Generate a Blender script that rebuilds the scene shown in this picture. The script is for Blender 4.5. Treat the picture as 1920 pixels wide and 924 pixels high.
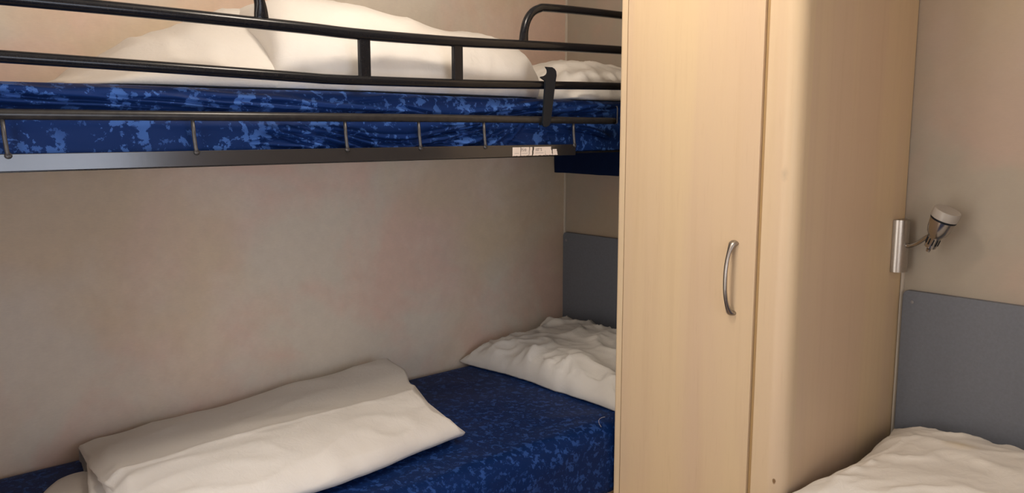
import bpy, bmesh, math, random
from mathutils import Vector, Matrix, noise

for o in list(bpy.data.objects):
    bpy.data.objects.remove(o)
S = bpy.context.scene
COL = S.collection
R = math.radians

# ------------------------------------------------------------------ camera
cd = bpy.data.cameras.new('camera')
cam = bpy.data.objects.new('camera', cd)
COL.objects.link(cam)
cd.sensor_width = 36.0
cd.lens = 1551.0 * 36.0 / 1920.0
cd.clip_start = 0.02
cam.location = (2.0887, -2.1249, 1.2833)
cam.rotation_euler = (R(90 - 8.066), 0, R(48.179))
S.camera = cam

# ------------------------------------------------------------------ light, exposure
S.view_settings.view_transform = 'Standard'
S.view_settings.look = 'None'
S.view_settings.gamma = 1
S.view_settings.use_curve_mapping = False
S.view_settings.exposure = 0.47
SKY_STRENGTH = 4.6
LAMP_POWER = 9.8
LAMP_COLOR = (1.0, 0.87, 0.73)
LAMP_POS = (1.0, -1.18, 2.02)

w = bpy.data.worlds.new('sky')
S.world = w
w.use_nodes = True
bg = w.node_tree.nodes['Background']
# cool sky beyond the window (+X), warmer, dimmer fill through the added doorway (-Y)
_tc = w.node_tree.nodes.new('ShaderNodeTexCoord')
_sx = w.node_tree.nodes.new('ShaderNodeSeparateXYZ')
_rp = w.node_tree.nodes.new('ShaderNodeValToRGB')
_rp.color_ramp.elements[0].position = 0.35
_rp.color_ramp.elements[0].color = (0.80, 0.86, 1.0, 1)
_rp.color_ramp.elements[1].position = 0.75
_rp.color_ramp.elements[1].color = (0.62, 0.575, 0.52, 1)
_mm = w.node_tree.nodes.new('ShaderNodeMath')
_mm.operation = 'MULTIPLY'
_mm.inputs[1].default_value = -1.0
w.node_tree.links.new(_tc.outputs['Generated'], _sx.inputs[0])
w.node_tree.links.new(_sx.outputs['Y'], _mm.inputs[0])
w.node_tree.links.new(_mm.outputs[0], _rp.inputs['Fac'])
w.node_tree.links.new(_rp.outputs['Color'], bg.inputs['Color'])
bg.inputs['Strength'].default_value = SKY_STRENGTH

WIN_Y0, WIN_Y1, WIN_Z0, WIN_Z1 = -1.96, -1.02, 0.72, 1.46
ROOM_X, ROOM_Y, ROOM_Z = 2.45, -2.5, 2.12
pl = bpy.data.lights.new('window_daylight', 'AREA')
pl.shape = 'RECTANGLE'
pl.size = WIN_Y1 - WIN_Y0
pl.size_y = WIN_Z1 - WIN_Z0
pl.cycles.is_portal = True
po = bpy.data.objects.new('window_daylight', pl)
COL.objects.link(po)
po.location = (ROOM_X + 0.07, (WIN_Y0 + WIN_Y1) / 2, (WIN_Z0 + WIN_Z1) / 2)
po.rotation_euler = (R(90), 0, R(90))
# unseen doorway, added to let fill light in from behind the camera
FILL_DOOR_X0, FILL_DOOR_X1, FILL_DOOR_Z = 0.95, 1.60, 1.97
p2 = bpy.data.lights.new('added_doorway_fill', 'AREA')
p2.shape = 'RECTANGLE'
p2.size = FILL_DOOR_X1 - FILL_DOOR_X0
p2.size_y = FILL_DOOR_Z
p2.cycles.is_portal = True
p2o = bpy.data.objects.new('added_doorway_fill', p2)
COL.objects.link(p2o)
p2o.location = ((FILL_DOOR_X0 + FILL_DOOR_X1) / 2, ROOM_Y - 0.07, FILL_DOOR_Z / 2)
p2o.rotation_euler = (R(90), 0, 0)


# ------------------------------------------------------------------ materials
def new_mat(name):
    m = bpy.data.materials.new(name)
    m.use_nodes = True
    nt = m.node_tree
    b = nt.nodes['Principled BSDF']
    return m, nt, b


def node(nt, typ, **kw):
    n = nt.nodes.new(typ)
    for k, v in kw.items():
        if k in n.inputs:
            n.inputs[k].default_value = v
        else:
            setattr(n, k, v)
    return n


def ramp(nt, fac, stops, interp='LINEAR'):
    n = nt.nodes.new('ShaderNodeValToRGB')
    cr = n.color_ramp
    cr.interpolation = interp
    while len(cr.elements) < len(stops):
        cr.elements.new(0.5)
    for e, (p, c) in zip(cr.elements, stops):
        e.position = p
        e.color = (c[0], c[1], c[2], 1) if not isinstance(c, (int, float)) else (c, c, c, 1)
    nt.links.new(fac, n.inputs['Fac'])
    return n.outputs['Color']


def coords(nt, scale=(1, 1, 1), loc=(0, 0, 0), rot=(0, 0, 0)):
    tc = nt.nodes.new('ShaderNodeTexCoord')
    mp = nt.nodes.new('ShaderNodeMapping')
    mp.inputs['Scale'].default_value = scale
    mp.inputs['Location'].default_value = loc
    mp.inputs['Rotation'].default_value = rot
    nt.links.new(tc.outputs['Object'], mp.inputs['Vector'])
    return mp.outputs['Vector']


def noise_tex(nt, vec, scale, detail=4, rough=0.5, dist=0.0):
    n = nt.nodes.new('ShaderNodeTexNoise')
    n.inputs['Scale'].default_value = scale
    n.inputs['Detail'].default_value = detail
    n.inputs['Roughness'].default_value = rough
    n.inputs['Distortion'].default_value = dist
    nt.links.new(vec, n.inputs['Vector'])
    return n.outputs['Fac']


def mix(nt, fac, a, b, mode='MIX'):
    n = nt.nodes.new('ShaderNodeMix')
    n.data_type = 'RGBA'
    n.blend_type = mode
    for idx, v in ((0, fac), (6, a), (7, b)):
        if isinstance(v, bpy.types.NodeSocket):
            nt.links.new(v, n.inputs[idx])
        elif idx == 0:
            n.inputs[0].default_value = v
        else:
            n.inputs[idx].default_value = (v[0], v[1], v[2], 1)
    return n.outputs[2]


def bump(nt, b, height, strength=0.2, distance=0.002):
    n = nt.nodes.new('ShaderNodeBump')
    n.inputs['Strength'].default_value = strength
    n.inputs['Distance'].default_value = distance
    nt.links.new(height, n.inputs['Height'])
    nt.links.new(n.outputs['Normal'], b.inputs['Normal'])


def blob(nt, center, radii, edge=0.5, wob=0.35, wscale=60):
    """mask of a stain: 1 inside an ellipsoid with a wobbly rim"""
    tc = nt.nodes.new('ShaderNodeTexCoord')
    mp = nt.nodes.new('ShaderNodeMapping')
    mp.vector_type = 'POINT'
    mp.inputs['Location'].default_value = tuple(-c / r for c, r in zip(center, radii))
    mp.inputs['Scale'].default_value = tuple(1 / r for r in radii)
    nt.links.new(tc.outputs['Object'], mp.inputs['Vector'])
    ln = node(nt, 'ShaderNodeVectorMath', operation='LENGTH')
    nt.links.new(mp.outputs['Vector'], ln.inputs[0])
    nz = noise_tex(nt, tc.outputs['Object'], wscale, 3, 0.6)
    ad = node(nt, 'ShaderNodeMath', operation='MULTIPLY_ADD')
    nt.links.new(nz, ad.inputs[0])
    ad.inputs[1].default_value = wob * 2
    nt.links.new(ln.outputs['Value'], ad.inputs[2])
    return ramp(nt, ad.outputs[0], [(max(0, 1 - edge), 1.0), (1.0, 0.0)])


def mat_wall(name, base, pink, ochre, offs):
    m, nt, b = new_mat(name)
    v = coords(nt, loc=offs)
    n1 = noise_tex(nt, v, 2.2, 5, 0.55, 0.4)
    n2 = noise_tex(nt, coords(nt, loc=(offs[0] + 7, 3, 1)), 1.7, 4, 0.5, 0.3)
    n3 = noise_tex(nt, v, 26, 6, 0.7)
    fine = noise_tex(nt, coords(nt, scale=(60, 60, 520)), 1.0, 3, 0.6)
    c = mix(nt, ramp(nt, n1, [(0.45, 0.0), (0.58, 1.0)]), base, pink)
    c = mix(nt, ramp(nt, n2, [(0.47, 0.0), (0.62, 1.0)]), c, ochre)
    n4 = noise_tex(nt, coords(nt, loc=(1, offs[1] + 9, 4)), 5.5, 5, 0.6, 0.5)
    c = mix(nt, ramp(nt, n4, [(0.5, 0.0), (0.72, 0.35)]), c, tuple(min(1, k * 1.16) for k in base))
    c = mix(nt, ramp(nt, n3, [(0.3, 0.12), (0.7, 0.0)]), c, (0.30, 0.25, 0.20))
    c = mix(nt, ramp(nt, fine, [(0.35, 0.07), (0.65, 0.0)]), c, (0.28, 0.24, 0.20))
    nt.links.new(c, b.inputs['Base Color'])
    b.inputs['Roughness'].default_value = 0.55
    b.inputs['Specular IOR Level'].default_value = 0.3
    bump(nt, b, n3, 0.08, 0.001)
    return m


def mat_wood(name, light, dark, pinkish, stains=()):
    m, nt, b = new_mat(name)
    v = coords(nt, scale=(7, 7, 0.4))
    broad = noise_tex(nt, v, 1.0, 3, 0.5, 0.6)
    grain = noise_tex(nt, coords(nt, scale=(38, 38, 1.3)), 1.0, 4, 0.6, 0.3)
    fl = noise_tex(nt, coords(nt, scale=(240, 240, 14)), 1.0, 2, 0.5)
    c = mix(nt, ramp(nt, broad, [(0.38, 0.0), (0.64, 1.0)]), light, pinkish)
    c = mix(nt, ramp(nt, grain, [(0.5, 0.0), (0.8, 0.22)]), c, dark)
    c = mix(nt, ramp(nt, fl, [(0.6, 0.0), (0.8, 0.18)]), c, dark)
    for cen, rad, col, amt, edge in stains:
        mk = blob(nt, cen, rad, edge)
        mm = node(nt, 'ShaderNodeMath', operation='MULTIPLY')
        nt.links.new(mk, mm.inputs[0])
        mm.inputs[1].default_value = amt
        c = mix(nt, mm.outputs[0], c, col)
    nt.links.new(c, b.inputs['Base Color'])
    b.inputs['Roughness'].default_value = 0.42
    b.inputs['Specular IOR Level'].default_value = 0.35
    bump(nt, b, grain, 0.04, 0.0005)
    return m


def mat_navy(name, scale=1.0, dark=(0.006, 0.025, 0.118), pale=(0.048, 0.125, 0.39), th=0.548):
    sx = (1, 1, 1)
    m, nt, b = new_mat(name)
    v = coords(nt, scale=sx)
    a1 = noise_tex(nt, v, 30 * scale, 6, 0.66, 0.25)
    a2 = noise_tex(nt, coords(nt, scale=sx, loc=(3.1, 8.2, 1.7)), 52 * scale, 6, 0.68, 0.3)
    big = noise_tex(nt, coords(nt, loc=(5, 5, 5)), 11 * scale, 2, 0.5)
    m1 = ramp(nt, a1, [(th, 0.0), (th + 0.022, 1.0)])
    m2 = ramp(nt, a2, [(0.60, 0.0), (0.62, 0.8)])
    g = node(nt, 'ShaderNodeMath', operation='MAXIMUM')
    nt.links.new(m1, g.inputs[0])
    nt.links.new(m2, g.inputs[1])
    gg = node(nt, 'ShaderNodeMath', operation='MULTIPLY')
    nt.links.new(g.outputs[0], gg.inputs[0])
    nt.links.new(ramp(nt, big, [(0.34, 0.5), (0.52, 1.0)]), gg.inputs[1])
    c = mix(nt, gg.outputs[0], dark, pale)
    nt.links.new(c, b.inputs['Base Color'])
    b.inputs['Roughness'].default_value = 0.5
    b.inputs['Specular IOR Level'].default_value = 0.1
    b.inputs['Sheen Weight'].default_value = 0.02
    b.inputs['Sheen Roughness'].default_value = 0.4
    b.inputs['Sheen Tint'].default_value = (0.35, 0.5, 1, 1)
    fib = noise_tex(nt, coords(nt), 700, 2, 0.5)
    bump(nt, b, fib, 0.1, 0.0006)
    return m


def mat_linen(name, col, stains=()):
    m, nt, b = new_mat(name)
    v = coords(nt)
    n1 = noise_tex(nt, v, 9, 5, 0.6, 0.5)
    weave = noise_tex(nt, coords(nt, scale=(900, 900, 900)), 1, 2, 0.5)
    c = mix(nt, ramp(nt, n1, [(0.3, 0.25), (0.65, 0.0)]), col, tuple(k * 0.86 for k in col))
    for cen, rad, sc, amt, edge in stains:
        mk = blob(nt, cen, rad, edge, 0.2, 20)
        mm = node(nt, 'ShaderNodeMath', operation='MULTIPLY')
        nt.links.new(mk, mm.inputs[0])
        mm.inputs[1].default_value = amt
        c = mix(nt, mm.outputs[0], c, sc)
    nt.links.new(c, b.inputs['Base Color'])
    b.inputs['Roughness'].default_value = 0.85
    b.inputs['Specular IOR Level'].default_value = 0.15
    b.inputs['Sheen Weight'].default_value = 0.08
    cr = noise_tex(nt, coords(nt, loc=(2, 4, 8)), 34, 4, 0.6, 1.6)
    ad = node(nt, 'ShaderNodeMath', operation='MULTIPLY_ADD')
    nt.links.new(weave, ad.inputs[0])
    ad.inputs[1].default_value = 0.12
    nt.links.new(cr, ad.inputs[2])
    bump(nt, b, ad.outputs[0], 0.28, 0.004)
    return m


def mat_simple(name, col, rough=0.5, metal=0.0, spec=0.5, nscale=None, namt=0.2, bstr=0.0, var=None):
    m, nt, b = new_mat(name)
    b.inputs['Roughness'].default_value = rough
    b.inputs['Metallic'].default_value = metal
    b.inputs['Specular IOR Level'].default_value = spec
    if nscale:
        n = noise_tex(nt, coords(nt), nscale, 5, 0.6)
        c = mix(nt, ramp(nt, n, [(0.3, namt), (0.7, 0.0)]), col, var or tuple(k * 0.5 for k in col))
        nt.links.new(c, b.inputs['Base Color'])
        if bstr:
            bump(nt, b, n, bstr, 0.001)
    else:
        b.inputs['Base Color'].default_value = (*col, 1)
    return m


M = {}
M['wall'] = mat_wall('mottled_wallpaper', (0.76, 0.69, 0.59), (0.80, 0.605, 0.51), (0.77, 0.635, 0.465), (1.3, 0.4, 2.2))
M['wall_end'] = mat_wall('mottled_wallpaper_end', (0.40, 0.355, 0.295), (0.46, 0.355, 0.295), (0.45, 0.355, 0.255), (4.7, 2.4, 0.2))  # tanner end wall paper, also darkened to stand in for dimmer light
M['ceiling'] = mat_simple('ceiling_panel', (0.72, 0.69, 0.63), 0.6, nscale=30, namt=0.1)
M['maple'] = mat_wood('maple_laminate', (0.74, 0.57, 0.36), (0.55, 0.38, 0.21), (0.70, 0.525, 0.36))
M['maple_post'] = mat_wood('maple_post', (0.74, 0.575, 0.365), (0.56, 0.39, 0.22), (0.71, 0.54, 0.365),
    stains=[((1.185, -0.5485, 0.518), (0.006, 0.03, 0.012), (0.22, 0.12, 0.05), 0.95, 0.25),
            ((1.178, -0.5485, 1.19), (0.014, 0.03, 0.028), (0.42, 0.33, 0.22), 0.55, 0.8)])
M['maple_edge'] = mat_wood('maple_edging', (0.78, 0.62, 0.41), (0.60, 0.43, 0.26), (0.75, 0.58, 0.39))
M['groove'] = mat_wood('groove_brown', (0.46, 0.31, 0.15), (0.28, 0.18, 0.08), (0.46, 0.31, 0.15))
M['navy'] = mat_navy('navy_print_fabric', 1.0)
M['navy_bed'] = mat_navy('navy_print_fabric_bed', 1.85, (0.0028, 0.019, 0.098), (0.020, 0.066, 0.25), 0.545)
M['navy_plain'] = mat_simple('plain_navy_fabric', (0.004, 0.012, 0.05), 0.8, 0.0, 0.1, nscale=40, namt=0.3)
M['linen'] = mat_linen('white_cotton', (0.75, 0.72, 0.675))
M['linen_pillow'] = mat_linen('white_pillowcase', (0.75, 0.72, 0.675))
M['linen_stained'] = mat_linen('stained_pillowcase', (0.75, 0.72, 0.675),
    stains=[((-0.134, 0.083, 0.075), (0.06, 0.045, 0.2), (0.74, 0.62, 0.40), 0.6, 0.8)])
M['black_metal'] = mat_simple('black_enamel', (0.005, 0.006, 0.009), 0.2, 0.0, 0.32, nscale=90, namt=0.2, var=(0.03, 0.027, 0.025), bstr=0.04)
M['worn_metal'] = mat_simple('worn_black_enamel', (0.016, 0.016, 0.018), 0.28, 0.1, 0.45, nscale=60, namt=0.35, var=(0.07, 0.065, 0.06), bstr=0.06)
M['rod_metal'] = mat_simple('scuffed_rod_enamel', (0.06, 0.058, 0.06), 0.34, 0.4, 0.5, nscale=120, namt=0.4, var=(0.15, 0.145, 0.145))
M['bar_metal'] = mat_simple('grey_black_bar_enamel', (0.012, 0.013, 0.017), 0.2, 0.1, 1.0, nscale=70, namt=0.4, var=(0.03, 0.028, 0.028), bstr=0.05)
M['plastic'] = mat_simple('black_plastic', (0.009, 0.0125, 0.019), 0.42, 0.0, 0.22, nscale=150, namt=0.2)
M['steel'] = mat_simple('brushed_steel', (0.50, 0.47, 0.44), 0.32, 1.0, 0.5, nscale=200, namt=0.25)
M['chrome'] = mat_simple('polished_chrome', (0.42, 0.395, 0.375), 0.22, 1.0, 0.5)
M['nickel'] = mat_simple('satin_nickel', (0.40, 0.37, 0.34), 0.33, 1.0, 0.5, nscale=120, namt=0.25)
M['frost'] = mat_simple('frosted_glass', (0.40, 0.37, 0.34), 0.35, 0.0, 0.5)
M['grey_board'] = mat_simple('grey_headboard', (0.165, 0.18, 0.215), 0.5, 0.0, 0.3, nscale=160, namt=0.25, bstr=0.06)
M['screw'] = mat_simple('screw_cap_grey', (0.24, 0.235, 0.25), 0.4)
M['cream_trim'] = mat_simple('cream_bead', (0.52, 0.46, 0.39), 0.5)
M['paper'] = mat_simple('sticker_paper', (0.78, 0.70, 0.64), 0.7, nscale=80, namt=0.25, var=(0.6, 0.5, 0.42))
M['ink'] = mat_simple('printed_ink', (0.06, 0.045, 0.04), 0.7)
M['thread'] = mat_simple('pale_thread', (0.55, 0.5, 0.45), 0.8)
M['board'] = mat_simple('bed_base_board', (0.35, 0.24, 0.14), 0.7, nscale=20, namt=0.3)
M['floor'] = mat_wood('vinyl_floor', (0.60, 0.48, 0.36), (0.44, 0.33, 0.22), (0.62, 0.49, 0.37))
M['white_frame'] = mat_simple('white_frame', (0.75, 0.75, 0.74), 0.4)
M['door_white'] = mat_simple('door_panel', (0.62, 0.52, 0.40), 0.5, nscale=12, namt=0.1)

m, nt, b = new_mat('window_glass')
tr = nt.nodes.new('ShaderNodeBsdfTransparent')
gl = nt.nodes.new('ShaderNodeBsdfGlossy')
gl.inputs['Roughness'].default_value = 0.02
mx = nt.nodes.new('ShaderNodeMixShader')
mx.inputs[0].default_value = 0.06
nt.links.new(tr.outputs[0], mx.inputs[1])
nt.links.new(gl.outputs[0], mx.inputs[2])
nt.links.new(mx.outputs[0], nt.nodes['Material Output'].inputs['Surface'])
M['glass'] = m


# ------------------------------------------------------------------ helpers
def thing(name, label, cat, loc, group=None):
    o = bpy.data.objects.new(name, None)
    o.empty_display_size = 0.05
    COL.objects.link(o)
    o.location = loc
    o['label'] = label
    o['category'] = cat
    if group:
        o['group'] = group
    return o


def tag(o, label, cat, group=None):
    o['label'] = label
    o['category'] = cat
    if group:
        o['group'] = group
    return o


def wloc(o):
    v = Vector((0, 0, 0))
    while o is not None:
        v += o.location
        o = o.parent
    return v


def link(name, me, mat, parent=None, origin=None, smooth=True, label=None):
    """mesh in world coordinates -> object with its own origin"""
    me.materials.append(M[mat])
    o = bpy.data.objects.new(name, me)
    COL.objects.link(o)
    if parent is not None:
        off = wloc(parent)
        o.parent = parent
    else:
        off = Vector(origin) if origin else Vector((0, 0, 0))
        o.location = off
    me.transform(Matrix.Translation(-off))
    if smooth:
        for p in me.polygons:
            p.use_smooth = True
    if label:
        o['label'] = label
    me.update()
    return o


def bm_mesh(name, bm):
    bmesh.ops.recalc_face_normals(bm, faces=bm.faces)
    me = bpy.data.meshes.new(name)
    bm.to_mesh(me)
    bm.free()
    return me


def pd(name, verts, faces):
    me = bpy.data.meshes.new(name)
    me.from_pydata([tuple(v) for v in verts], [], faces)
    bm = bmesh.new()
    bm.from_mesh(me)
    bmesh.ops.remove_doubles(bm, verts=bm.verts, dist=1e-6)
    bmesh.ops.recalc_face_normals(bm, faces=bm.faces)
    bm.to_mesh(me)
    bm.free()
    return me


def add_box(bm, x0, x1, y0, y1, z0, z1, bev=0.0, seg=2):
    r = bmesh.ops.create_cube(bm, size=1)
    vs = r['verts']
    for v in vs:
        v.co = Vector((x0 + (v.co.x + .5) * (x1 - x0), y0 + (v.co.y + .5) * (y1 - y0), z0 + (v.co.z + .5) * (z1 - z0)))
    if bev:
        es = list({e for v in vs for e in v.link_edges})
        bmesh.ops.bevel(bm, geom=es, offset=bev, segments=seg, affect='EDGES', profile=0.5)


def boxes(name, lst, mat, parent=None, origin=None, bev=0.0, label=None, smooth=False):
    bm = bmesh.new()
    for bx in lst:
        add_box(bm, *bx, bev=bev)
    return link(name, bm_mesh(name, bm), mat, parent, origin, smooth, label)


def catmull(pts, n=8):
    P = [Vector(p) for p in pts]
    out = []
    for i in range(len(P) - 1):
        p0 = P[i - 1] if i > 0 else P[i] * 2 - P[i + 1]
        p1, p2 = P[i], P[i + 1]
        p3 = P[i + 2] if i + 2 < len(P) else P[i + 1] * 2 - P[i]
        for k in range(n):
            t = k / n
            out.append(0.5 * ((2 * p1) + (p2 - p0) * t + (2 * p0 - 5 * p1 + 4 * p2 - p3) * t * t + (3 * p1 - p0 - 3 * p2 + p3) * t ** 3))
    out.append(P[-1])
    return out


def lerp_table(tab, x):
    if x <= tab[0][0]:
        return tab[0][1]
    for (a, va), (b_, vb) in zip(tab, tab[1:]):
        if x <= b_:
            t = (x - a) / (b_ - a)
            t = t * t * (3 - 2 * t)
            return va + (vb - va) * t
    return tab[-1][1]


def add_tube(bm, pts, rad, n=14, flat=None, cap=True):
    """tube along points; rad: number or list; flat: list of (a, b) scale of the section"""
    P = [Vector(p) for p in pts]
    rings = []
    ref = Vector((1, 0, 0)) if abs((P[-1] - P[0]).normalized().x) < 0.8 else Vector((0, 0, 1))
    for i, p in enumerate(P):
        t = (P[min(i + 1, len(P) - 1)] - P[max(i - 1, 0)]).normalized()
        a = (ref - t * ref.dot(t)).normalized()
        c = t.cross(a)
        r = rad[i] if isinstance(rad, (list, tuple)) else rad
        fa, fb = flat[i] if flat else (1, 1)
        rings.append([bm.verts.new(p + a * math.cos(2 * math.pi * k / n) * r * fa + c * math.sin(2 * math.pi * k / n) * r * fb) for k in range(n)])
    for A, B in zip(rings, rings[1:]):
        for k in range(n):
            bm.faces.new((A[k], A[(k + 1) % n], B[(k + 1) % n], B[k]))
    if cap:
        bm.faces.new(rings[0][::-1])
        bm.faces.new(rings[-1])


def tube(name, pts, rad, mat, parent=None, origin=None, n=14, flat=None, label=None):
    bm = bmesh.new()
    add_tube(bm, pts, rad, n, flat)
    return link(name, bm_mesh(name, bm), mat, parent, origin, True, label)


def prism(bm, outline, axis, a, b_, bev=0.0):
    """outline of 2-D points extruded along an axis from a to b_"""
    def mk(u, v, h):
        return {'x': (h, u, v), 'y': (u, h, v), 'z': (u, v, h)}[axis]
    A = [bm.verts.new(mk(u, v, a)) for u, v in outline]
    B = [bm.verts.new(mk(u, v, b_)) for u, v in outline]
    n = len(A)
    fs = [bm.faces.new(A), bm.faces.new(B[::-1])]
    for i in range(n):
        fs.append(bm.faces.new((A[i], B[i], B[(i + 1) % n], A[(i + 1) % n])))
    if bev:
        es = [e for e in fs[0].edges] + [e for e in fs[1].edges]
        bmesh.ops.bevel(bm, geom=es, offset=bev, segments=2, affect='EDGES', profile=0.5)


def add_lathe(bm, axis_o, axis_d, prof, n=24):
    d = Vector(axis_d).normalized()
    a = d.orthogonal().normalized()
    c = d.cross(a)
    o = Vector(axis_o)
    rings = []
    for h, r in prof:
        rings.append([bm.verts.new(o + d * h + (a * math.cos(2 * math.pi * k / n) + c * math.sin(2 * math.pi * k / n)) * max(r, 1e-5)) for k in range(n)])
    for A, B in zip(rings, rings[1:]):
        for k in range(n):
            bm.faces.new((A[k], A[(k + 1) % n], B[(k + 1) % n], B[k]))
    bm.faces.new(rings[0][::-1])
    bm.faces.new(rings[-1])


def lathe(name, o, d, prof, mat, parent, n=24, label=None):
    bm = bmesh.new()
    add_lathe(bm, o, d, prof, n)
    ob = link(name, bm_mesh(name, bm), mat, parent, None, True, label)
    ob.data.set_sharp_from_angle(angle=R(40))
    return ob


def structure(o):
    o['kind'] = 'structure'
    return o


def fb(x, y, z, octv=3):
    """fractal noise -1..1"""
    s, a, f = 0, 1, 1
    for _ in range(octv):
        s += a * noise.noise(Vector((x * f, y * f, z * f)))
        a *= 0.5
        f *= 2.1
    return s


def ridge(x, y, z):
    return 1 - abs(noise.noise(Vector((x, y, z)))) * 2


def clamp(x, a=0.0, b_=1.0):
    return max(a, min(b_, x))


def sstep(a, b_, x):
    t = clamp((x - a) / (b_ - a))
    return t * t * (3 - 2 * t)


def grid_faces(nu, nv, off=0, closed_v=False):
    f = []
    w_ = nv
    for i in range(nu - 1):
        for j in range(nv - 1 if not closed_v else nv):
            j2 = (j + 1) % nv
            f.append((off + i * w_ + j, off + (i + 1) * w_ + j, off + (i + 1) * w_ + j2, off + i * w_ + j2))
    return f


# ------------------------------------------------------------------ room shell
structure(boxes('floor', [(-0.06, ROOM_X + 0.06, ROOM_Y - 0.06, 0.06, -0.05, 0.0)], 'floor'))
structure(boxes('ceiling', [(-0.06, ROOM_X + 0.06, ROOM_Y - 0.06, 0.06, ROOM_Z, ROOM_Z + 0.05)], 'ceiling'))
structure(boxes('wall_left', [(-0.06, 0.0, ROOM_Y - 0.06, 0.06, 0.0, ROOM_Z)], 'wall'))
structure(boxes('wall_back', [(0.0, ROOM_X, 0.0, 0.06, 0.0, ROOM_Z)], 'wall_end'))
structure(boxes('wall_right', [(ROOM_X, ROOM_X + 0.06, ROOM_Y - 0.06, WIN_Y0, 0.0, ROOM_Z),
                               (ROOM_X, ROOM_X + 0.06, WIN_Y1, 0.06, 0.0, ROOM_Z),
                               (ROOM_X, ROOM_X + 0.06, WIN_Y0, WIN_Y1, 0.0, WIN_Z0),
                               (ROOM_X, ROOM_X + 0.06, WIN_Y0, WIN_Y1, WIN_Z1, ROOM_Z)], 'wall'))
structure(boxes('wall_front', [(0.0, FILL_DOOR_X0, ROOM_Y - 0.06, ROOM_Y, 0.0, ROOM_Z),
                               (FILL_DOOR_X1, ROOM_X, ROOM_Y - 0.06, ROOM_Y, 0.0, ROOM_Z),
                               (FILL_DOOR_X0, FILL_DOOR_X1, ROOM_Y - 0.06, ROOM_Y, FILL_DOOR_Z, ROOM_Z)], 'wall'))
# unseen partition at the bunks' foot, added to shade the lower left wall
structure(boxes('wall_shade_block', [(0.0, 0.72, ROOM_Y, -1.985, 0.0, ROOM_Z)], 'wall'))
wy0, wy1, wz0, wz1 = WIN_Y0, WIN_Y1, WIN_Z0, WIN_Z1
wn = structure(boxes('window_1', [(ROOM_X + .005, ROOM_X + .055, wy0, wy0 + .04, wz0, wz1), (ROOM_X + .005, ROOM_X + .055, wy1 - .04, wy1, wz0, wz1),
                                  (ROOM_X + .005, ROOM_X + .055, wy0 + .04, wy1 - .04, wz0, wz0 + .04), (ROOM_X + .005, ROOM_X + .055, wy0 + .04, wy1 - .04, wz1 - .04, wz1),
                                  (ROOM_X + .01, ROOM_X + .05, -1.51, -1.47, wz0 + .04, wz1 - .04)], 'white_frame', origin=(ROOM_X + .03, (wy0 + wy1) / 2, wz0)))
boxes('pane', [(ROOM_X + .028, ROOM_X + .032, wy0 + .04, wy1 - .04, wz0 + .04, wz1 - .04)], 'glass', wn)


def bead(name, cx, cy, sx, sy, z0, z1, r=0.0065):
    out = [(cx, cy)] + [(cx + sx * r * math.cos(a), cy + sy * r * math.sin(a)) for a in [k * math.pi / 12 for k in range(7)]]
    bm = bmesh.new()
    prism(bm, out, 'z', z0, z1)
    return structure(link(name, bm_mesh(name, bm), 'cream_trim', None, (cx, cy, z0), False))


bead('trim_1', 0.0, 0.0, 1, -1, 0.0, ROOM_Z)
bead('trim_2', 1.2045, 0.0, 1, -1, 0.0, 0.93, 0.007)

# ------------------------------------------------------------------ wardrobe
WX0, WX1, WY, WB, WT = 0.7224, 1.2035, -0.548, -0.004, ROOM_Z - 0.004
wd = thing('wardrobe', 'tall pale maple wardrobe with one door between the two beds', 'wardrobe', ((WX0 + WX1) / 2, (WY + WB) / 2, 0.0))
# left side panel with softly rounded front edge
bm = bmesh.new()
rr = 0.009
prism(bm, [(WX0, WB)] + [(WX0 + rr - rr * math.cos(a), WY + rr - rr * math.sin(a)) for a in [k * math.pi / 12 for k in range(7)]] + [(0.7455, WY), (0.7455, WY + 0.02), (0.741, WY + 0.02), (0.741, WB)], 'z', 0.0, WT)
link('side_panel', bm_mesh('side_panel', bm), 'maple_edge', wd, None, False)
# right stile with big rounded corner
bm = bmesh.new()
r2 = 0.036
arc = [(WX1 - r2 + r2 * math.sin(a), WY + r2 - r2 * math.cos(a)) for a in [k * math.pi / 32 for k in range(17)]]
prism(bm, [(1.1285, WY + 0.022), (1.1285, WY + 0.002), (1.1305, WY)] + arc + [(WX1, WY + 0.05), (1.178, WY + 0.05), (1.165, WY + 0.022)], 'z', 0.0, WT)
stile = link('corner_post', bm_mesh('corner_post', bm), 'maple_post', None, (0, 0, 0), True)
stile.parent = wd
stile.location = -wd.location
stile.data.set_sharp_from_angle(angle=R(25))
boxes('side_panel', [(1.1855, WX1 - 0.0006, WY + 0.0505, WB, 0.0, WT)], 'maple', wd)
boxes('carcass', [(0.7415, 1.185, WB - 0.012, WB, 0.0, WT), (0.7415, 1.185, WY + 0.055, WB - 0.012, 0.06, 0.078),
                  (0.7415, 1.185, WY + 0.055, WB - 0.012, WT - 0.02, WT), (0.7415, 1.165, WY + 0.028, WY + 0.05, 0.0, 0.06)], 'maple', wd)
boxes('door_stop', [(1.1192, 1.1278, WY + 0.0075, WY + 0.036, 0.06, WT - 0.02)], 'groove', wd)
dr = boxes('door', [(0.7475, 1.1185, WY - 0.0005, WY + 0.0185, 0.085, 2.06)], 'maple', wd, bev=0.0012)
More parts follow.
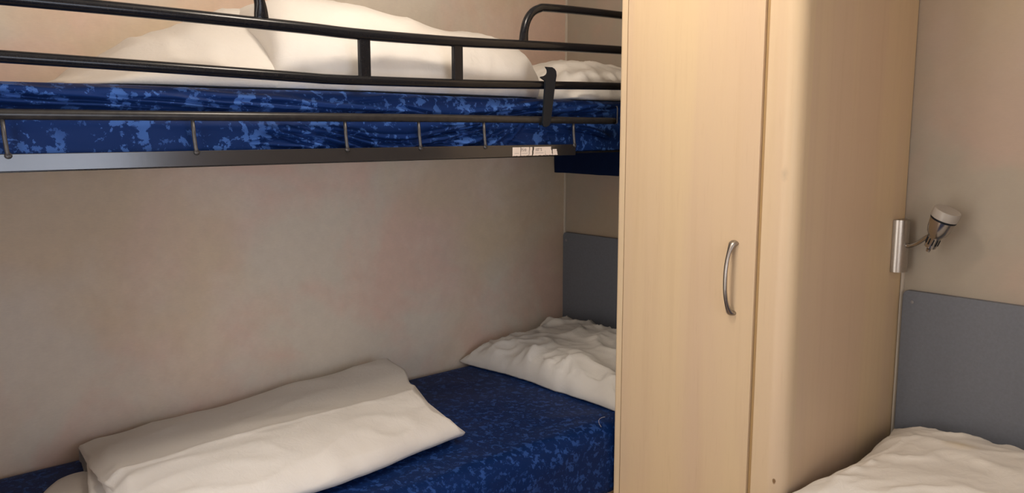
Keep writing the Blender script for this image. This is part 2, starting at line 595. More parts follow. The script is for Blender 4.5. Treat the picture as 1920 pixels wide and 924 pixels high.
# bow handle, broad at both feet
hp = catmull([(1.066, WY - .001, 1.0345), (1.0655, WY - .010, 1.031), (1.065, WY - .021, 1.012), (1.065, WY - .029, 0.985), (1.065, WY - .031, 0.956), (1.065, WY - .029, 0.925), (1.065, WY - .021, 0.898), (1.0655, WY - .010, 0.880), (1.066, WY - .001, 0.8765)], 6)
nh = len(hp)
hr, hf = [], []
for i in range(nh):
    e = abs(i / (nh - 1) - .5) * 2
    hr.append(0.0048 + 0.0026 * sstep(.45, .95, e))
    hf.append((1.0 + 0.5 * sstep(.4, .95, e), 0.85))
tube('handle', hp, hr, 'nickel', dr, None, 14, hf, label='satin metal bow handle')

# ------------------------------------------------------------------ headboards
def headboard(x0, x1, z0, z1, label, sx):
    t = thing('headboard', label, 'headboard', ((x0 + x1) / 2, -0.008, z0))
    rc = 0.012
    out = [(x0, z0), (x1, z0)] + [(x1 - rc + rc * math.sin(a), z1 - rc + rc * math.cos(a)) for a in [math.pi / 2 - k * math.pi / 12 for k in range(7)]] \
        + [(x0 + rc - rc * math.sin(a), z1 - rc + rc * math.cos(a)) for a in [k * math.pi / 12 for k in range(7)]]
    bm = bmesh.new()
    prism(bm, out, 'y', -0.0165, -0.0005, 0.002)
    link('panel', bm_mesh('panel', bm), 'grey_board', t, None, False)
    for xs in (x0 + sx, x1 - sx):
        lathe('screw_cap', (xs, -0.0165, z1 - 0.028), (0, -1, 0), [(0, .0045), (.0012, .004), (.0018, .002)], 'screw', t, 12)
    return t


headboard(0.0085, 0.715, 0.30, 0.917, 'dark grey headboard panel behind the lower bunk pillow', 0.016)
headboard(1.2165, 1.945, 0.30, 0.8815, 'mid grey headboard panel behind the pillow right of the wardrobe', 0.024)

# ------------------------------------------------------------------ cloth builders
def pillow_mesh(name, cx, cy, w_, l_, h, fz, seed, nu=110, nv=90, ear=0.07, wr=1.0, corner=None, rot=0.0, pw_=0.62):
    """pillow on support height fz(x, y); w_ along X, l_ along Y"""
    vs = []
    cr_, sr_ = math.cos(rot), math.sin(rot)
    for side in (1, -1):
        for i in range(nu):
            for j in range(nv):
                u = -math.cos(math.pi * i / (nu - 1))
                v = -math.cos(math.pi * j / (nv - 1))
                u = 0.5 * u + 0.5 * (2 * i / (nu - 1) - 1)
                v = 0.5 * v + 0.5 * (2 * j / (nv - 1) - 1)
                T = (max(0, 1 - abs(u) ** 2.6) ** pw_) * (max(0, 1 - abs(v) ** 2.6) ** pw_)
                x = u * w_ / 2 * (1 - ear * (1 - v * v) * u * u)
                y = v * l_ / 2 * (1 - ear * (1 - u * u) * v * v)
                e = max(abs(u), abs(v))
                x += 0.006 * wr * fb(u * 3 + seed, v * 3, 1.3) * sstep(.5, 1, e)
                y += 0.006 * wr * fb(u * 3, v * 3 + seed, 7.3) * sstep(.5, 1, e)
                if corner:
                    dx, dy = corner(u, v)
                    x += dx
                    y += dy
                X = cx + x * cr_ - y * sr_
                Y = cy + x * sr_ + y * cr_
                g = fz(X, Y)
                if side > 0:
                    rim = sstep(1.0, .75, e)
                    k1 = ridge(u * 2.6 + seed + 0.5 * fb(u * 2, v * 2, seed), v * 2.2, seed * 1.7)
                    k2 = ridge(u * 5.5 + 0.8 * fb(u * 2, v * 3, 3 + seed), v * 4.2 + seed, 4.1)
                    d = 0.011 * wr * max(0, k1) ** 2 * (0.35 + 0.65 * rim) + 0.006 * wr * max(0, k2) ** 2 * (0.35 + 0.65 * sstep(.4, .95, e))
                    d += 0.008 * wr * fb(u * 1.7 + seed, v * 1.5, seed)
                    rp_ = max(0, noise.noise(Vector((u * 7 + seed, v * 1.2, seed)))) * sstep(.55, .9, abs(v)) + max(0, noise.noise(Vector((u * 1.2, v * 7 + seed, seed)))) * sstep(.6, .9, abs(u))
                    d += 0.022 * wr * rp_
                    z = g + 0.006 + T * (h + 0.004) + d * min(1, T * 2.2)
                else:
                    z = g + 0.006 - 0.0045 * min(1, T * 8)
                vs.append((X, Y, z))
    n = nu * nv
    fs = grid_faces(nu, nv) + [f[::-1] for f in grid_faces(nu, nv, n)]
    me = pd(name, vs, fs)
    return me


# ------------------------------------------------------------------ lower bunk
ZM = 0.52
YF = -1.96       # foot end of the beds


def mattress_mesh(name, x0, x1, y0, y1, z0, z1, rad, wrinkle, dy=0.012, nside=10, ntop=44):
    """closed cross-section (rounded top edges) swept along Y, wrinkle(x,y,z,n)-> offset"""
    prof = []
    for k in range(nside):
        prof.append((x1, z0 + (z1 - rad - z0) * k / nside, (1, 0)))
    for k in range(9):
        a = k * math.pi / 16
        prof.append((x1 - rad + rad * math.cos(a), z1 - rad + rad * math.sin(a), (math.cos(a), math.sin(a))))
    for k in range(1, ntop):
        prof.append((x1 - rad + (x0 - x1 + 2 * rad) * k / ntop, z1, (0, 1)))
    for k in range(9):
        a = math.pi / 2 + k * math.pi / 16
        prof.append((x0 + rad + rad * math.cos(a), z1 - rad + rad * math.sin(a), (math.cos(a), math.sin(a))))
    for k in range(1, 5):
        prof.append((x0, z1 - rad + (z0 - z1 + rad) * k / 4, (-1, 0)))
    ny = int((y1 - y0) / dy)
    vs = []
    for i in range(ny + 1):
        y = y0 + (y1 - y0) * i / ny
        for (x, z, nrm) in prof:
            d = wrinkle(x, y, z, nrm)
            vs.append((x + nrm[0] * d, y, z + nrm[1] * d))
    m_ = len(prof)
    fs = grid_faces(ny + 1, m_, 0, True)
    fs.append(tuple(range(m_)))
    fs.append(tuple(range(ny * m_, ny * m_ + m_))[::-1])
    return pd(name, vs, fs)


def lower_wr(x, y, z, n):
    if n[0] < 0:
        return 0
    d = 0.0025 * fb(x * 6, y * 4, 2.2)
    d += 0.003 * max(0, ridge(x * 9 + y * 2.5, y * 2.2 - x * 4, 5.5)) ** 3 * (0.3 + 0.7 * sstep(.45, .7, x))
    d += 0.004 * max(0, ridge(x * 2 + y * 7, z * 12 + y * 2, 1.5)) ** 2 * (1 if n[0] > .5 else 0)
    return d


lb = thing('lower_bunk_bed', 'low bed with blue printed mattress under the upper bunk', 'bed', (0.36, -0.98, 0.0))
boxes('bed_base', [(0.012, 0.700, YF, -0.020, 0.06, 0.335), (0.04, 0.66, YF + .03, -0.05, 0.0, 0.06)], 'maple', lb, bev=0.003)
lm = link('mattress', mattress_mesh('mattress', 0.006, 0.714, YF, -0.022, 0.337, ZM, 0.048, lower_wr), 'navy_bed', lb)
tube('loose_thread', catmull([(0.702, -0.572, 0.515), (0.694, -0.571, 0.522), (0.690, -0.568, 0.530), (0.696, -0.564, 0.537), (0.704, -0.560, 0.540)], 6), 0.00035, 'thread', lm, None, 6, label='pale loose thread')


# ------------------------------------------------------------------ folded duvet on the lower bunk
def lower_duvet():
    # back edge / ridge / front edge as functions of t (0 = left end, 1 = right end)
    nt_, npf = 120, 96
    vs = []
    for i in range(nt_ + 1):
        t = i / nt_
        wob = 0.006 * fb(t * 6, 0.3, 1.1)
        zb = lerp_table([(0, .566), (.35, .580), (.7, .597), (1, .613)], t) + 0.35 * wob
        zr = lerp_table([(0, .622), (.5, .628), (1, .628)], t)
        xb = 0.05 + 0.018 * t + wob * .5
        xr_ = 0.43 - .01 * t + wob
        xf = lerp_table([(0, .60), (.5, .612), (1, .565)], t) + wob
        # closed profile: bottom back -> bottom front -> round front -> ridge -> back top -> round back
        key = [(xb + .02, ZM + .007), (.25, ZM + .005), (xf - .07, ZM + .006), (xf - .02, ZM + .012), (xf, ZM + .032), (xf - .022, ZM + .062),
               (xf - .075, zr - .020), (xr_ + .03, zr - .003), (xr_ - .012, zr), (xr_ - .09, zr - .013), (.22, (zr * .42 + zb * .58) + .004), (.12, zb + .012), (xb + .012, zb + .002), (xb, zb - .012), (xb - .004, ZM + .035)]
        pts = catmull([(a, 0, c) for a, c in key] + [(key[0][0], 0, key[0][1])], 7)[:-1]
        npf = len(pts)
        for j, p in enumerate(pts):
            x, z = p.x, p.z
            top = z > ZM + .03
            # end lines: skewed a little with x and scalloped
            f = clamp(x / .6)
            yl = -1.645 - .075 * f + 0.008 * fb(f * 9, 2.2, z * 20) + .012 * math.sin(f * 9) * f
            yr = lerp_table([(.05, -.834), (.22, -.862), (.35, -.918), (.43, -.966), (.505, -.972), (.525, -.960), (.545, -.946), (.57, -.926)], x) + 0.003 * fb(x * 14, 5.5, 1)
            if z < ZM + .03:
                yr = max(yr, lerp_table([(.08, -.86), (.3, -.93), (.5, -.925), (.57, -.914)], x))
            # ends of layers are softer near the bed
            y = yl + (yr - yl) * t
            end = min(t, 1 - t)
            sag = sstep(.0, .05, t) * (0.92 + 0.08 * sstep(.0, .03, 1 - t))
            zz = z
            if top:
                cre = 0.0035 * max(0, ridge(x * 7 + y * 1.5, y * 3.5, 3.3)) ** 3 + 0.005 * fb(x * 5, y * 3.2, 9.1)
                cre += 0.004 * max(0, ridge(x * 16 - y * 4, y * 5 + x * 9, 7.3)) ** 3 * sstep(.3, .55, x)
                cre += 0.0035 * math.exp(-((x - xr_ + .004 + .006 * fb(t * 9, 1, 4)) / .007) ** 2)
                cre += 0.0015 * math.exp(-((x - .2 - .05 * t) / .006) ** 2) * sstep(.2, .4, noise.noise(Vector((t * 4, 2, 2))) + .3)
                zz += cre
                zz = ZM + .004 + (zz - ZM - .004) * (0.80 + 0.20 * sag)
            vs.append((x, y, zz))
    fs = grid_faces(nt_ + 1, npf, 0, True)
    base = nt_ * npf
    fs.append(tuple(range(npf)))
    fs.append(tuple(base + k for k in range(npf))[::-1])
    me = pd('duvet', vs, fs)
    return me


du = thing('folded_duvet', 'cream white duvet folded into a long slab lying on the lower bunk', 'duvet', (0.32, -1.25, ZM))
link('folded_slab', lower_duvet(), 'linen', du)


def sheet_strip(name, edge_a, edge_b, thick, mat, parent, n=40, m_=12, amp=0.003, seed=1.0):
    """thin double-sided cloth strip between two 3-D polylines"""
    A, B = catmull(edge_a, 10), catmull(edge_b, 10)
    k = min(len(A), len(B))
    vs = []
    for s in (1, -1):
        for i in range(k):
            for j in range(m_ + 1):
                p = A[i].lerp(B[i], j / m_)
                d = amp * fb(p.x * 18 + seed, p.y * 18, p.z * 18)
                vs.append((p.x + d, p.y + d * .5, p.z + d + s * thick / 2))
    nn = k * (m_ + 1)
    fs = grid_faces(k, m_ + 1) + [f[::-1] for f in grid_faces(k, m_ + 1, nn)]
    rim = [i * (m_ + 1) for i in range(k)] + [(k - 1) * (m_ + 1) + j for j in range(1, m_ + 1)] + [i * (m_ + 1) + m_ for i in range(k - 2, -1, -1)] + [j for j in range(m_ - 1, 0, -1)]
    for a, b_ in zip(rim, rim[1:] + rim[:1]):
        fs.append((a, b_, b_ + nn, a + nn))
    return link(name, pd(name, vs, fs), mat, parent)


# inner layers peeping out at the left end and the loose flap beside it
sheet_strip('inner_layer', [(.10, -1.652, .556), (.22, -1.676, .568), (.34, -1.706, .575), (.46, -1.735, .573), (.56, -1.75, .55)],
            [(.10, -1.60, .560), (.22, -1.60, .572), (.34, -1.62, .582), (.46, -1.64, .580), (.56, -1.65, .56)], .006, 'linen', du, seed=2)
sheet_strip('inner_layer', [(.14, -1.662, .534), (.24, -1.69, .540), (.36, -1.722, .546), (.48, -1.755, .546), (.57, -1.77, .536)],
            [(.14, -1.60, .540), (.24, -1.60, .548), (.36, -1.62, .556), (.48, -1.64, .556), (.57, -1.65, .542)], .007, 'linen', du, seed=5)
sheet_strip('loose_flap', [(.150, -1.665, .529), (.150, -1.69, .530), (.175, -1.73, .530), (.24, -1.775, .529), (.34, -1.81, .529), (.50, -1.82, .530), (.60, -1.80, .530)],
            [(.20, -1.61, .534), (.24, -1.62, .552), (.30, -1.65, .562), (.36, -1.67, .562), (.42, -1.68, .560), (.52, -1.69, .556), (.60, -1.70, .545)], .006, 'linen', du, amp=.004, seed=8)

# pillow on the lower bunk, propped a little up the headboard
def low_sup(x, y):
    return ZM + 0.003 + 0.030 * sstep(-.30, -.05, y) * sstep(.75, .1, x)


def ear_low(u, v):
    k = sstep(.2, 1, -u) * sstep(.2, 1, -v)
    k2 = sstep(.3, 1, u) * sstep(.3, 1, -v)
    return (-0.012 * k - .0 * k2, -0.012 * k)


pw = link('pillow', pillow_mesh('pillow', 0.362, -0.258, 0.695, 0.452, 0.096, low_sup, 3.7, corner=ear_low, wr=1.35, pw_=0.45), 'linen_pillow', None, (0.36, -0.26, ZM))
tag(pw, 'crumpled white pillow in the corner of the lower bunk against dark headboard', 'pillow')

# ------------------------------------------------------------------ upper bunk
XR = 0.61
ub = thing('upper_bunk_bed', 'upper bunk with blue patterned mattress and black metal guard rails above lower bed', 'bunk bed', (0.31, -0.98, 0.0))
bm = bmesh.new()
add_box(bm, XR - .004, XR + .002, -1.945, -0.585, 1.218, 1.2455, 0.001)
add_box(bm, 0.03, XR - .0045, -1.945, -0.585, 1.2175, 1.2215, 0.0008)
link('base_bar', bm_mesh('base_bar', bm), 'bar_metal', ub, None, False)
tube('side_rail', catmull([(XR, -1.945, 1.306), (XR, -1.5, 1.3065), (XR, -1.0, 1.307), (XR, -0.60, 1.3055), (XR, -0.437, 1.305)], 8), 0.0088, 'worn_metal', ub)
for y in (-1.851, -1.559, -1.253, -1.072, -0.889, -0.593):
    bm = bmesh.new()
    add_tube(bm, [(XR + .001, y - .001, 1.300), (XR + .002, y, 1.27), (XR + .003, y + .0015, 1.250), (XR + .004, y + .003, 1.243)], 0.0034, 10)
    add_lathe(bm, (XR + .003, y + .003, 1.2435), (1, 0, .4), [(-.004, .002), (-.001, .006), (.002, .004), (.003, .001)], 10)
    link('rod', bm_mesh('rod', bm), 'rod_metal', ub)
# guard rail: two slightly sagging tubes, flat posts, two grab loops
top = [(XR, -1.94, 1.4805), (XR, -1.80, 1.4803), (XR, -1.605, 1.479), (XR, -1.348, 1.4755), (XR, -1.207, 1.4725), (XR, -0.96, 1.475), (XR, -0.733, 1.482), (XR, -0.428, 1.490), (XR, -0.15, 1.494)]
mid = [(XR, -1.94, 1.3945), (XR, -1.847, 1.393), (XR, -1.592, 1.388), (XR, -1.351, 1.3825), (XR, -1.258, 1.381), (XR, -0.961, 1.384), (XR, -0.733, 1.389), (XR, -0.425, 1.396), (XR, -0.15, 1.400)]
gr = tube('guard_rail', catmull(top, 8), 0.0112, 'black_metal', ub)
tube('middle_tube', catmull(mid, 8), 0.0100, 'black_metal', gr)
for y, za, zb in ((-1.204, 1.384, 1.470), (-0.9645, 1.387, 1.472), (-1.93, 1.396, 1.478), (-0.20, 1.400, 1.491)):
    boxes('guard_post', [(XR - .006, XR + .005, y - .0125, y + .0125, za, zb)], 'black_metal', gr, bev=0.0015)


def grab(y0, sgn, y1):
    P = [(XR, y0, 1.484), (XR, y0 + sgn * .002, 1.512), (XR, y0 + sgn * .010, 1.537), (XR, y0 + sgn * .026, 1.557), (XR, y0 + sgn * .050, 1.569), (XR, y0 + sgn * .085, 1.574),
         (XR, (y0 + y1) / 2, 1.579), (XR, y1 - sgn * .085, 1.580), (XR, y1 - sgn * .04, 1.574), (XR, y1 - sgn * .012, 1.550), (XR, y1, 1.520), (XR, y1, 1.484)]
    Q = catmull(P, 6)
    n = len(Q)
    rads, fl = [], []
    for i in range(n):
        e = min(i, n - 1 - i) / 9.0
        k = 1 - sstep(0, 1, e)
        rads.append(0.0098)
        fl.append((1 - .35 * k, 1 + .45 * k))
    tube('grab_loop', Q, rads, 'black_metal', gr, None, 14, fl)


grab(-0.765, 1, -0.22)
grab(-1.422, -1, -1.92)
# hook bracket clipping the guard rail to the side rail
hk = [(1014.3, 126.8), (1027, 126.8), (1032, 129.5), (1034.8, 134), (1035.6, 141.6), (1032.5, 159.7), (1028.5, 195), (1024.7, 229.9), (1022, 236), (1016.5, 238.2), (1011.7, 237.7), (1009.6, 232.5),
      (1011.5, 200), (1014, 160), (1014.3, 152), (1005, 147.5), (1006.5, 145.2), (1014, 144), (1018, 140.5), (1019.3, 136), (1018.6, 131.5)]
bm = bmesh.new()
prism(bm, [(-.715 + (px - 1010) * .00178, 1.289 + (238 - py) * .00129) for px, py in hk], 'x', XR + .0115, XR + .0165, 0.001)
add_box(bm, XR - .002, XR + .0115, -.712, -.690, 1.293, 1.302, 0.001)
link('hook_bracket', bm_mesh('hook_bracket', bm), 'plastic', ub, None, False)
tube('end_bracket', [(XR + .004, -.4385, 1.343), (XR + .0105, -.4385, 1.343), (XR + .0118, -.438, 1.338), (XR + .0118, -.438, 1.300), (XR + .006, -.438, 1.297)], 0.0016, 'rod_metal', ub, None, 8)
boxes('base_board', [(0.006, XR - .006, -1.945, -0.022, 1.2222, 1.2268)], 'black_metal', ub)
boxes('wall_rail', [(0.002, 0.028, -1.945, -0.022, 1.19, 1.2215)], 'black_metal', ub, bev=0.001)
boxes('foot_bar', [(0.046, XR - .028, -1.97, -1.95, 1.218, 1.245), (0.046, XR - .028, -1.97, -1.95, 1.38, 1.40)], 'black_metal', ub, bev=0.002)
# torn paper sticker on the base bar
random.seed(4)
yA, yB, zA, zB = -0.802, -0.650, 1.2190, 1.2405


def torn(y0, y1, z0, z1, tear_l, tear_r):
    n = 14
    bot = [(y0 + (y1 - y0) * k / n, z0 + (abs(noise.noise(Vector((k * .9, y0 * 30, 1)))) * .003)) for k in range(n + 1)]
    r_ = [(y1 + (tear_r if k % 2 else 0) * .3 + tear_r * k / 4, z0 + (z1 - z0) * k / 4) for k in range(1, 5)]
    l_ = [(y0 + tear_l * k / 4 + (tear_l if k % 2 else 0) * .3, z0 + (z1 - z0) * k / 4) for k in range(4, 0, -1)]
    return bot + r_ + l_


bm = bmesh.new()
for (a, c, tl, tr) in ((-.802, -.7775, .0, .001), (-.7755, -.750, .001, .002), (-.7485, -.7395, .003, .002), (-.7355, -.692, .004, -.004), (-.690, -.668, -.006, -.006), (-.667, -.650, -.001, -.004)):
    z1_ = zB if c < -.66 else zB - .006
    prism(bm, torn(a, c, zA + .0005, z1_, tl, tr), 'x', XR + .0021, XR + .0026)
st = link('sticker', bm_mesh('sticker', bm), 'paper', ub, None, False, label='torn white paper sticker')


def text_mesh(name, body, size, loc, mat, parent, sx=1.0):
    cu = bpy.data.curves.new(name, 'FONT')
    cu.body = body
    cu.size = size
    cu.extrude = 0.0001
    to = bpy.data.objects.new(name, cu)
    COL.objects.link(to)
    dg = bpy.context.evaluated_depsgraph_get()
    me = bpy.data.meshes.new_from_object(to.evaluated_get(dg))
    bpy.data.objects.remove(to)
    # text x -> world +Y, text y -> world +Z, normal +X
    me.transform(Matrix(((0, 0, 1, loc[0]), (sx, 0, 0, loc[1]), (0, 1, 0, loc[2]), (0, 0, 0, 1))))
    me.materials.clear()
    return link(name, me, mat, parent, None, False)


text_mesh('printed_code', '7510', 0.0098, (XR + .0028, -0.7755, 1.2305), 'ink', st, 0.9)
text_mesh('printed_code', "107 'S", 0.0098, (XR + .0028, -0.7285, 1.2305), 'ink', st, 0.95)
for a, c in ((-.796, -.782), (-.772, -.753), (-.728, -.70)):
    boxes('printed_line', [(XR + .0026, XR + .0029, a, c, 1.2255, 1.2263)], 'screw', st)

# ------------------------------------------------------------------ upper mattress with gathered cover
random.seed(11)
folds = []
# (y0,z0,y1,z1,amp,width): hand laid folds of the front face
for a in [(-1.95, 1.352, -1.25, 1.313, .009, .007), (-1.95, 1.330, -1.30, 1.316, .006, .006), (-1.74, 1.350, -1.20, 1.318, .008, .006), (-1.60, 1.353, -1.15, 1.325, .007, .006),
          (-1.55, 1.335, -1.20, 1.316, .005, .005),
          (-1.42, 1.292, -1.28, 1.245, .006, .006), (-1.39, 1.293, -1.20, 1.240, .007, .006), (-1.34, 1.292, -1.12, 1.238, .007, .005), (-1.30, 1.290, -1.05, 1.255, .005, .005), (-1.22, 1.275, -1.0, 1.262, .005, .006),
          (-1.12, 1.262, -.90, 1.298, .006, .006), (-1.08, 1.245, -.84, 1.292, .006, .005), (-1.05, 1.27, -.88, 1.30, .005, .005), (-0.98, 1.235, -.80, 1.285, .006, .006),
          (-1.25, 1.330, -1.02, 1.316, .005, .006), (-0.95, 1.318, -.60, 1.347, .007, .006), (-0.92, 1.322, -.66, 1.352, .005, .005), (-.86, 1.316, -.45, 1.336, .007, .006), (-.70, 1.325, -.40, 1.350, .005, .006),
          (-.90, 1.250, -.83, 1.295, .006, .005), (-.86, 1.245, -.76, 1.297, .005, .005), (-.80, 1.25, -.74, 1.297, .005, .004), (-.68, 1.296, -.66, 1.25, .004, .005), (-.62, 1.30, -.45, 1.27, .005, .006)]:
    folds.append(a)
for k in range(26):
    y = random.uniform(-1.45, -.5)
    L = random.uniform(.06, .2)
    up = random.random() < .35
    z = random.uniform(1.318, 1.35) if up else random.uniform(1.235, 1.295)
    sl = random.choice((-1, 1)) * random.uniform(.1, .45)
    folds.append((y, z, y + L, z + sl * L * .6, random.uniform(.002, .004), random.uniform(.003, .006)))


def upper_wr(x, y, z, n):
    if n[0] < 0.02:
        return 0.003 * fb(x * 6, y * 4, 1.2) * (1 if n[1] > .5 else 0)
    d = 0.003 * fb(y * 5, z * 16, 3.3)
    for (y0, z0, y1, z1, am, wd_) in folds:
        if y < min(y0, y1) - .03 or y > max(y0, y1) + .03:
            continue
        t = clamp((y - y0) / (y1 - y0), -.2, 1.2)
        zc = z0 + (z1 - z0) * t + .004 * noise.noise(Vector((y * 9, y0 * 7, 0)))
        e = sstep(-.12, .25, t) * sstep(1.12, .8, t)
        q = (z - zc) / wd_
        d += am * 1.45 * e * (math.exp(-q * q) - 1.15 * math.exp(-((q + 1.45) / .62) ** 2))
    # cover pressed in behind the side rail
    d -= 0.006 * math.exp(-((z - 1.306) / .012) ** 2)
    lim = .010 if abs(z - 1.306) > .014 else .002
    return clamp(d * n[0], -.024, lim if not (z < 1.25) else .004)


um = link('mattress', mattress_mesh('mattress', 0.008, 0.590, -1.925, -0.075, 1.2275, 1.358, 0.017, upper_wr, dy=0.006, nside=64, ntop=20), 'navy', ub)


def flap_mesh():
    vs, nu, nv = [], 50, 16
    for s in (0, 1):
        for i in range(nu + 1):
            for j in range(nv + 1):
                x = 0.016 + (0.585 - 0.016) * i / nu
                z = 1.336 - (1.336 - 1.133) * j / nv
                y = -0.058 + 0.006 * fb(x * 7, z * 6, 2) - .012 * s
                vs.append((x, y, z - (.004 * fb(x * 5, 1, 1) if j == nv else 0)))
    nn = (nu + 1) * (nv + 1)
    fs = grid_faces(nu + 1, nv + 1) + [f[::-1] for f in grid_faces(nu + 1, nv + 1, nn)]
    W = nv + 1
    rim = [i * W for i in range(nu + 1)] + [nu * W + j for j in range(1, W)] + [i * W + nv for i in range(nu - 1, -1, -1)] + [j for j in range(nv - 1, 0, -1)]
    for a, b_ in zip(rim, rim[1:] + rim[:1]):
        fs.append((a, b_, b_ + nn, a + nn))
    return pd('hanging_flap', vs, fs)


link('hanging_flap', flap_mesh(), 'navy_plain', um, label='plain dark end flap hanging below the frame')

# ------------------------------------------------------------------ rolled duvet on the upper bunk
ZU = 1.3605


def lump(ctrl, xc, seed, nth=72, lean=0.0, wr=1.0, front=0.0, n=9):
    """bolster shaped lump along Y; ctrl: (y, height, half width)"""
    vs = []
    P = catmull(ctrl, n)
    for p in P:
        y, h, a = p.x, max(p.y, .004), max(p.z, .008)
        for j in range(nth):
            th = 2 * math.pi * j / nth
            c_, s_ = math.cos(th), math.sin(th)
            x = a * math.copysign(abs(c_) ** .8, c_)
            if s_ >= 0:
                z = h * abs(s_) ** .85
                z *= 1 - front * sstep(-.35, .9, x / a)
            else:
                z = -.003 * abs(s_)
            d = wr * (0.007 * fb(x * 4 + seed, y * 3.5, z * 5) + .006 * max(0, ridge(y * 5 + x * 2 + seed, x * 4 - z * 7, seed)) ** 3
                      + .003 * max(0, ridge(y * 10 + seed, x * 5 + z * 4, seed * 2)) ** 3)
            if s_ > 0:
                x += d * c_ * min(1, z / .03)
                z += d * s_ * min(1, h / .05)
            yy = y + (lean * z if s_ > 0 else 0)
            vs.append((xc + x, yy, ZU + .004 + z))
    k = len(P)
    fs = grid_faces(k, nth, 0, True)
    fs.append(tuple(range(nth)))
    fs.append(tuple((k - 1) * nth + q for q in range(nth))[::-1])
    return vs, fs


ud = thing('bundled_duvet', 'bulky white duvet bundled on the upper bunk behind the guard rail', 'duvet', (0.29, -1.1, ZU))
v_, f_ = lump([(-1.700, .004, .02), (-1.695, .012, .12), (-1.66, .026, .20), (-1.60, .066, .235), (-1.54, .103, .245), (-1.44, .143, .250), (-1.30, .186, .255), (-1.18, .190, .25), (-1.08, .12, .22), (-1.03, .02, .08)], 0.285, 1.3, front=.5, wr=1.7)
link('lower_fold', pd('lower_fold', v_, f_), 'linen', ud)
v_, f_ = lump([(-1.335, .015, .04), (-1.348, .07, .13), (-1.362, .125, .20), (-1.366, .158, .236), (-1.350, .183, .254), (-1.31, .198, .262), (-1.22, .206, .268), (-1.12, .203, .270), (-1.0, .185, .268), (-.88, .170, .260),
               (-.74, .165, .248), (-.66, .145, .23), (-.60, .110, .19), (-.565, .075, .13), (-.552, .03, .05)], 0.295, 4.9, lean=.22)
link('upper_fold', pd('upper_fold', v_, f_), 'linen', ud)

up_sup = lambda x, y: ZU - .002 + 0.028 * sstep(-.5, -.1, y) * sstep(.5, .25, x)
pu = link('pillow', pillow_mesh('pillow', 0.305, -0.315, 0.575, 0.48, 0.098, up_sup, 8.2, nu=80, nv=70), 'linen_pillow', None, (0.30, -0.315, ZU))
tag(pu, 'flattened white pillow on the upper bunk beside the wardrobe', 'pillow')

# ------------------------------------------------------------------ bed right of the wardrobe
ZR = 0.487
rb = thing('single_bed', 'single bed with navy blue cover right of the wardrobe', 'bed', (1.58, -0.98, 0.0))
boxes('bed_base', [(1.216, 1.935, YF, -0.022, 0.06, 0.30), (1.25, 1.90, YF + .03, -0.05, 0.0, 0.06)], 'maple', rb, bev=0.003)
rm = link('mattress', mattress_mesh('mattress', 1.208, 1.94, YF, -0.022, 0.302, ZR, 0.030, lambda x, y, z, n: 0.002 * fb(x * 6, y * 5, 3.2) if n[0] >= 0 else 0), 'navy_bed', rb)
tube('loose_thread', catmull([(1.232, -.53, .492), (1.225, -.52, .4925), (1.216, -.53, .493), (1.210, -.55, .492)], 6), 0.0005, 'thread', rm, None, 6, label='pale loose thread')


def ear_right(u, v):
    k = sstep(.3, 1, -u) * sstep(.3, 1, -v)
    return (-0.012 * k, -0.015 * k)


pr = link('pillow', pillow_mesh('pillow', 1.575, -0.285, 0.70, 0.505, 0.075, lambda x, y: ZR + .003 + .026 * sstep(-.35, -.05, y), 12.6, corner=ear_right, wr=.75), 'linen_stained', None, (1.575, -0.285, ZR))
tag(pr, 'flat white pillow with faint yellow stain on the bed right of wardrobe', 'pillow')

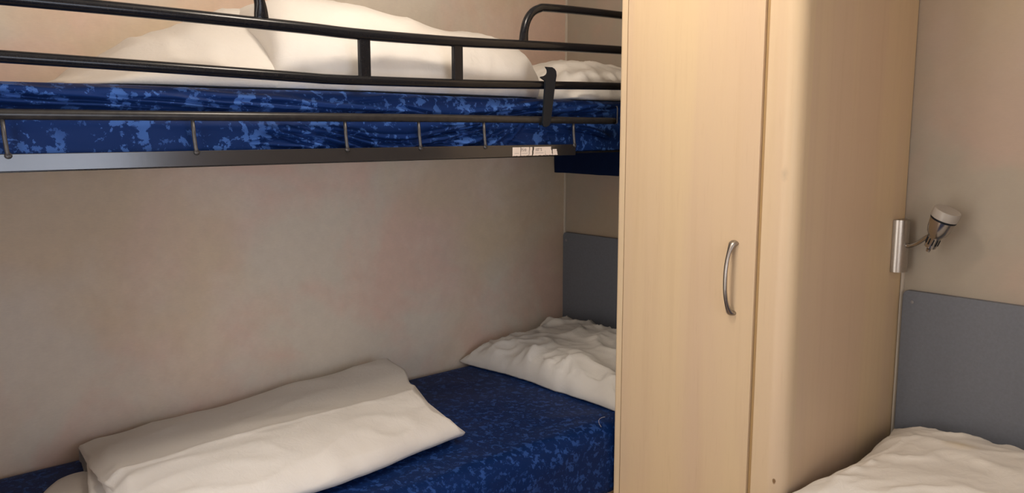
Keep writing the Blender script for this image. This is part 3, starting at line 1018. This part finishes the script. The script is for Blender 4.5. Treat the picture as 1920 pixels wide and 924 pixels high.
# ------------------------------------------------------------------ reading lamp
rl = thing('reading_lamp', 'small steel spotlight reading lamp on the wardrobe side above headboard', 'lamp', (1.2035, -0.046, 0.932))
bm = bmesh.new()
prism(bm, [(WX1 + .0002, -.071)] + [(WX1 + .005 + .024 * math.sin(a), -.046 - .025 * math.cos(a)) for a in [k * math.pi / 20 for k in range(21)]] + [(WX1 + .0002, -.021)], 'z', 0.932, 1.062, 0.0012)
bp = link('mounting_plate', bm_mesh('mounting_plate', bm), 'steel', rl)
bp.data.set_sharp_from_angle(angle=R(35))
ap = catmull([(1.228, -.048, .998), (1.244, -.052, 1.001), (1.262, -.06, 1.010), (1.282, -.07, 1.024), (1.300, -.076, 1.036)], 6)
tube('arm', ap, [0.0062] * 4 + [0.0052] * (len(ap) - 4), 'chrome', rl)
ax_o = Vector((1.2965, -.078, 1.004))
ax_d = Vector((.040, -.010, .095)).normalized()
band = [(.0745, .0287), (.0755, .0296), (.0788, .0296), (.0792, .028)]
hd = lathe('lamp_head', ax_o, ax_d, [(0, .010), (.002, .0135), (.028, .0145), (.033, .0175), (.040, .0225), (.052, .026), (.074, .0285), (.078, .0285)], 'chrome', rl, 28)
lathe('dark_band', ax_o, ax_d, band, 'plastic', hd, 28)
lathe('tail_knob', ax_o, ax_d, [(-.012, .002), (-.011, .0045), (-.005, .0055), (-.003, .0035), (.001, .0035)], 'chrome', hd, 14)
lathe('front_glass', ax_o, ax_d, [(.0785, .0275), (.080, .0305), (.0985, .0305), (.101, .029), (.1015, .022), (.1005, .0)], 'frost', hd, 28, label='pale frosted glass rim')
for k in range(10):
    a = k * math.pi / 5
    pa = ax_d.orthogonal().normalized()
    pc = ax_d.cross(pa)
    q = ax_o + ax_d * .018 + (pa * math.cos(a) + pc * math.sin(a)) * .0142
    bm = bmesh.new()
    add_lathe(bm, q - ax_d * .008, ax_d, [(0, .0008), (.001, .0016), (.015, .0016), (.016, .0008)], 6)
    link('cooling_fin', bm_mesh('cooling_fin', bm), 'plastic', hd)

# ------------------------------------------------------------------ ceiling lamp that lights the room
cl = thing('ceiling_lamp', 'round white ceiling lamp above the middle of the room', 'lamp', (LAMP_POS[0], LAMP_POS[1], ROOM_Z))
lathe('lamp_base', (LAMP_POS[0], LAMP_POS[1], ROOM_Z - .0005), (0, 0, -1), [(0, .07), (.012, .07), (.016, .06)], 'white_frame', cl)
lathe('socket', (LAMP_POS[0], LAMP_POS[1], ROOM_Z - .0165), (0, 0, -1), [(0, .02), (.03, .018)], 'white_frame', cl)
ld = bpy.data.lights.new('bulb_light', 'POINT')
ld.energy = LAMP_POWER
ld.color = LAMP_COLOR
ld.shadow_soft_size = 0.09
lo = bpy.data.objects.new('bulb_light', ld)
COL.objects.link(lo)
lo.parent = cl
lo.location = (0, 0, LAMP_POS[2] - ROOM_Z - 0.02)
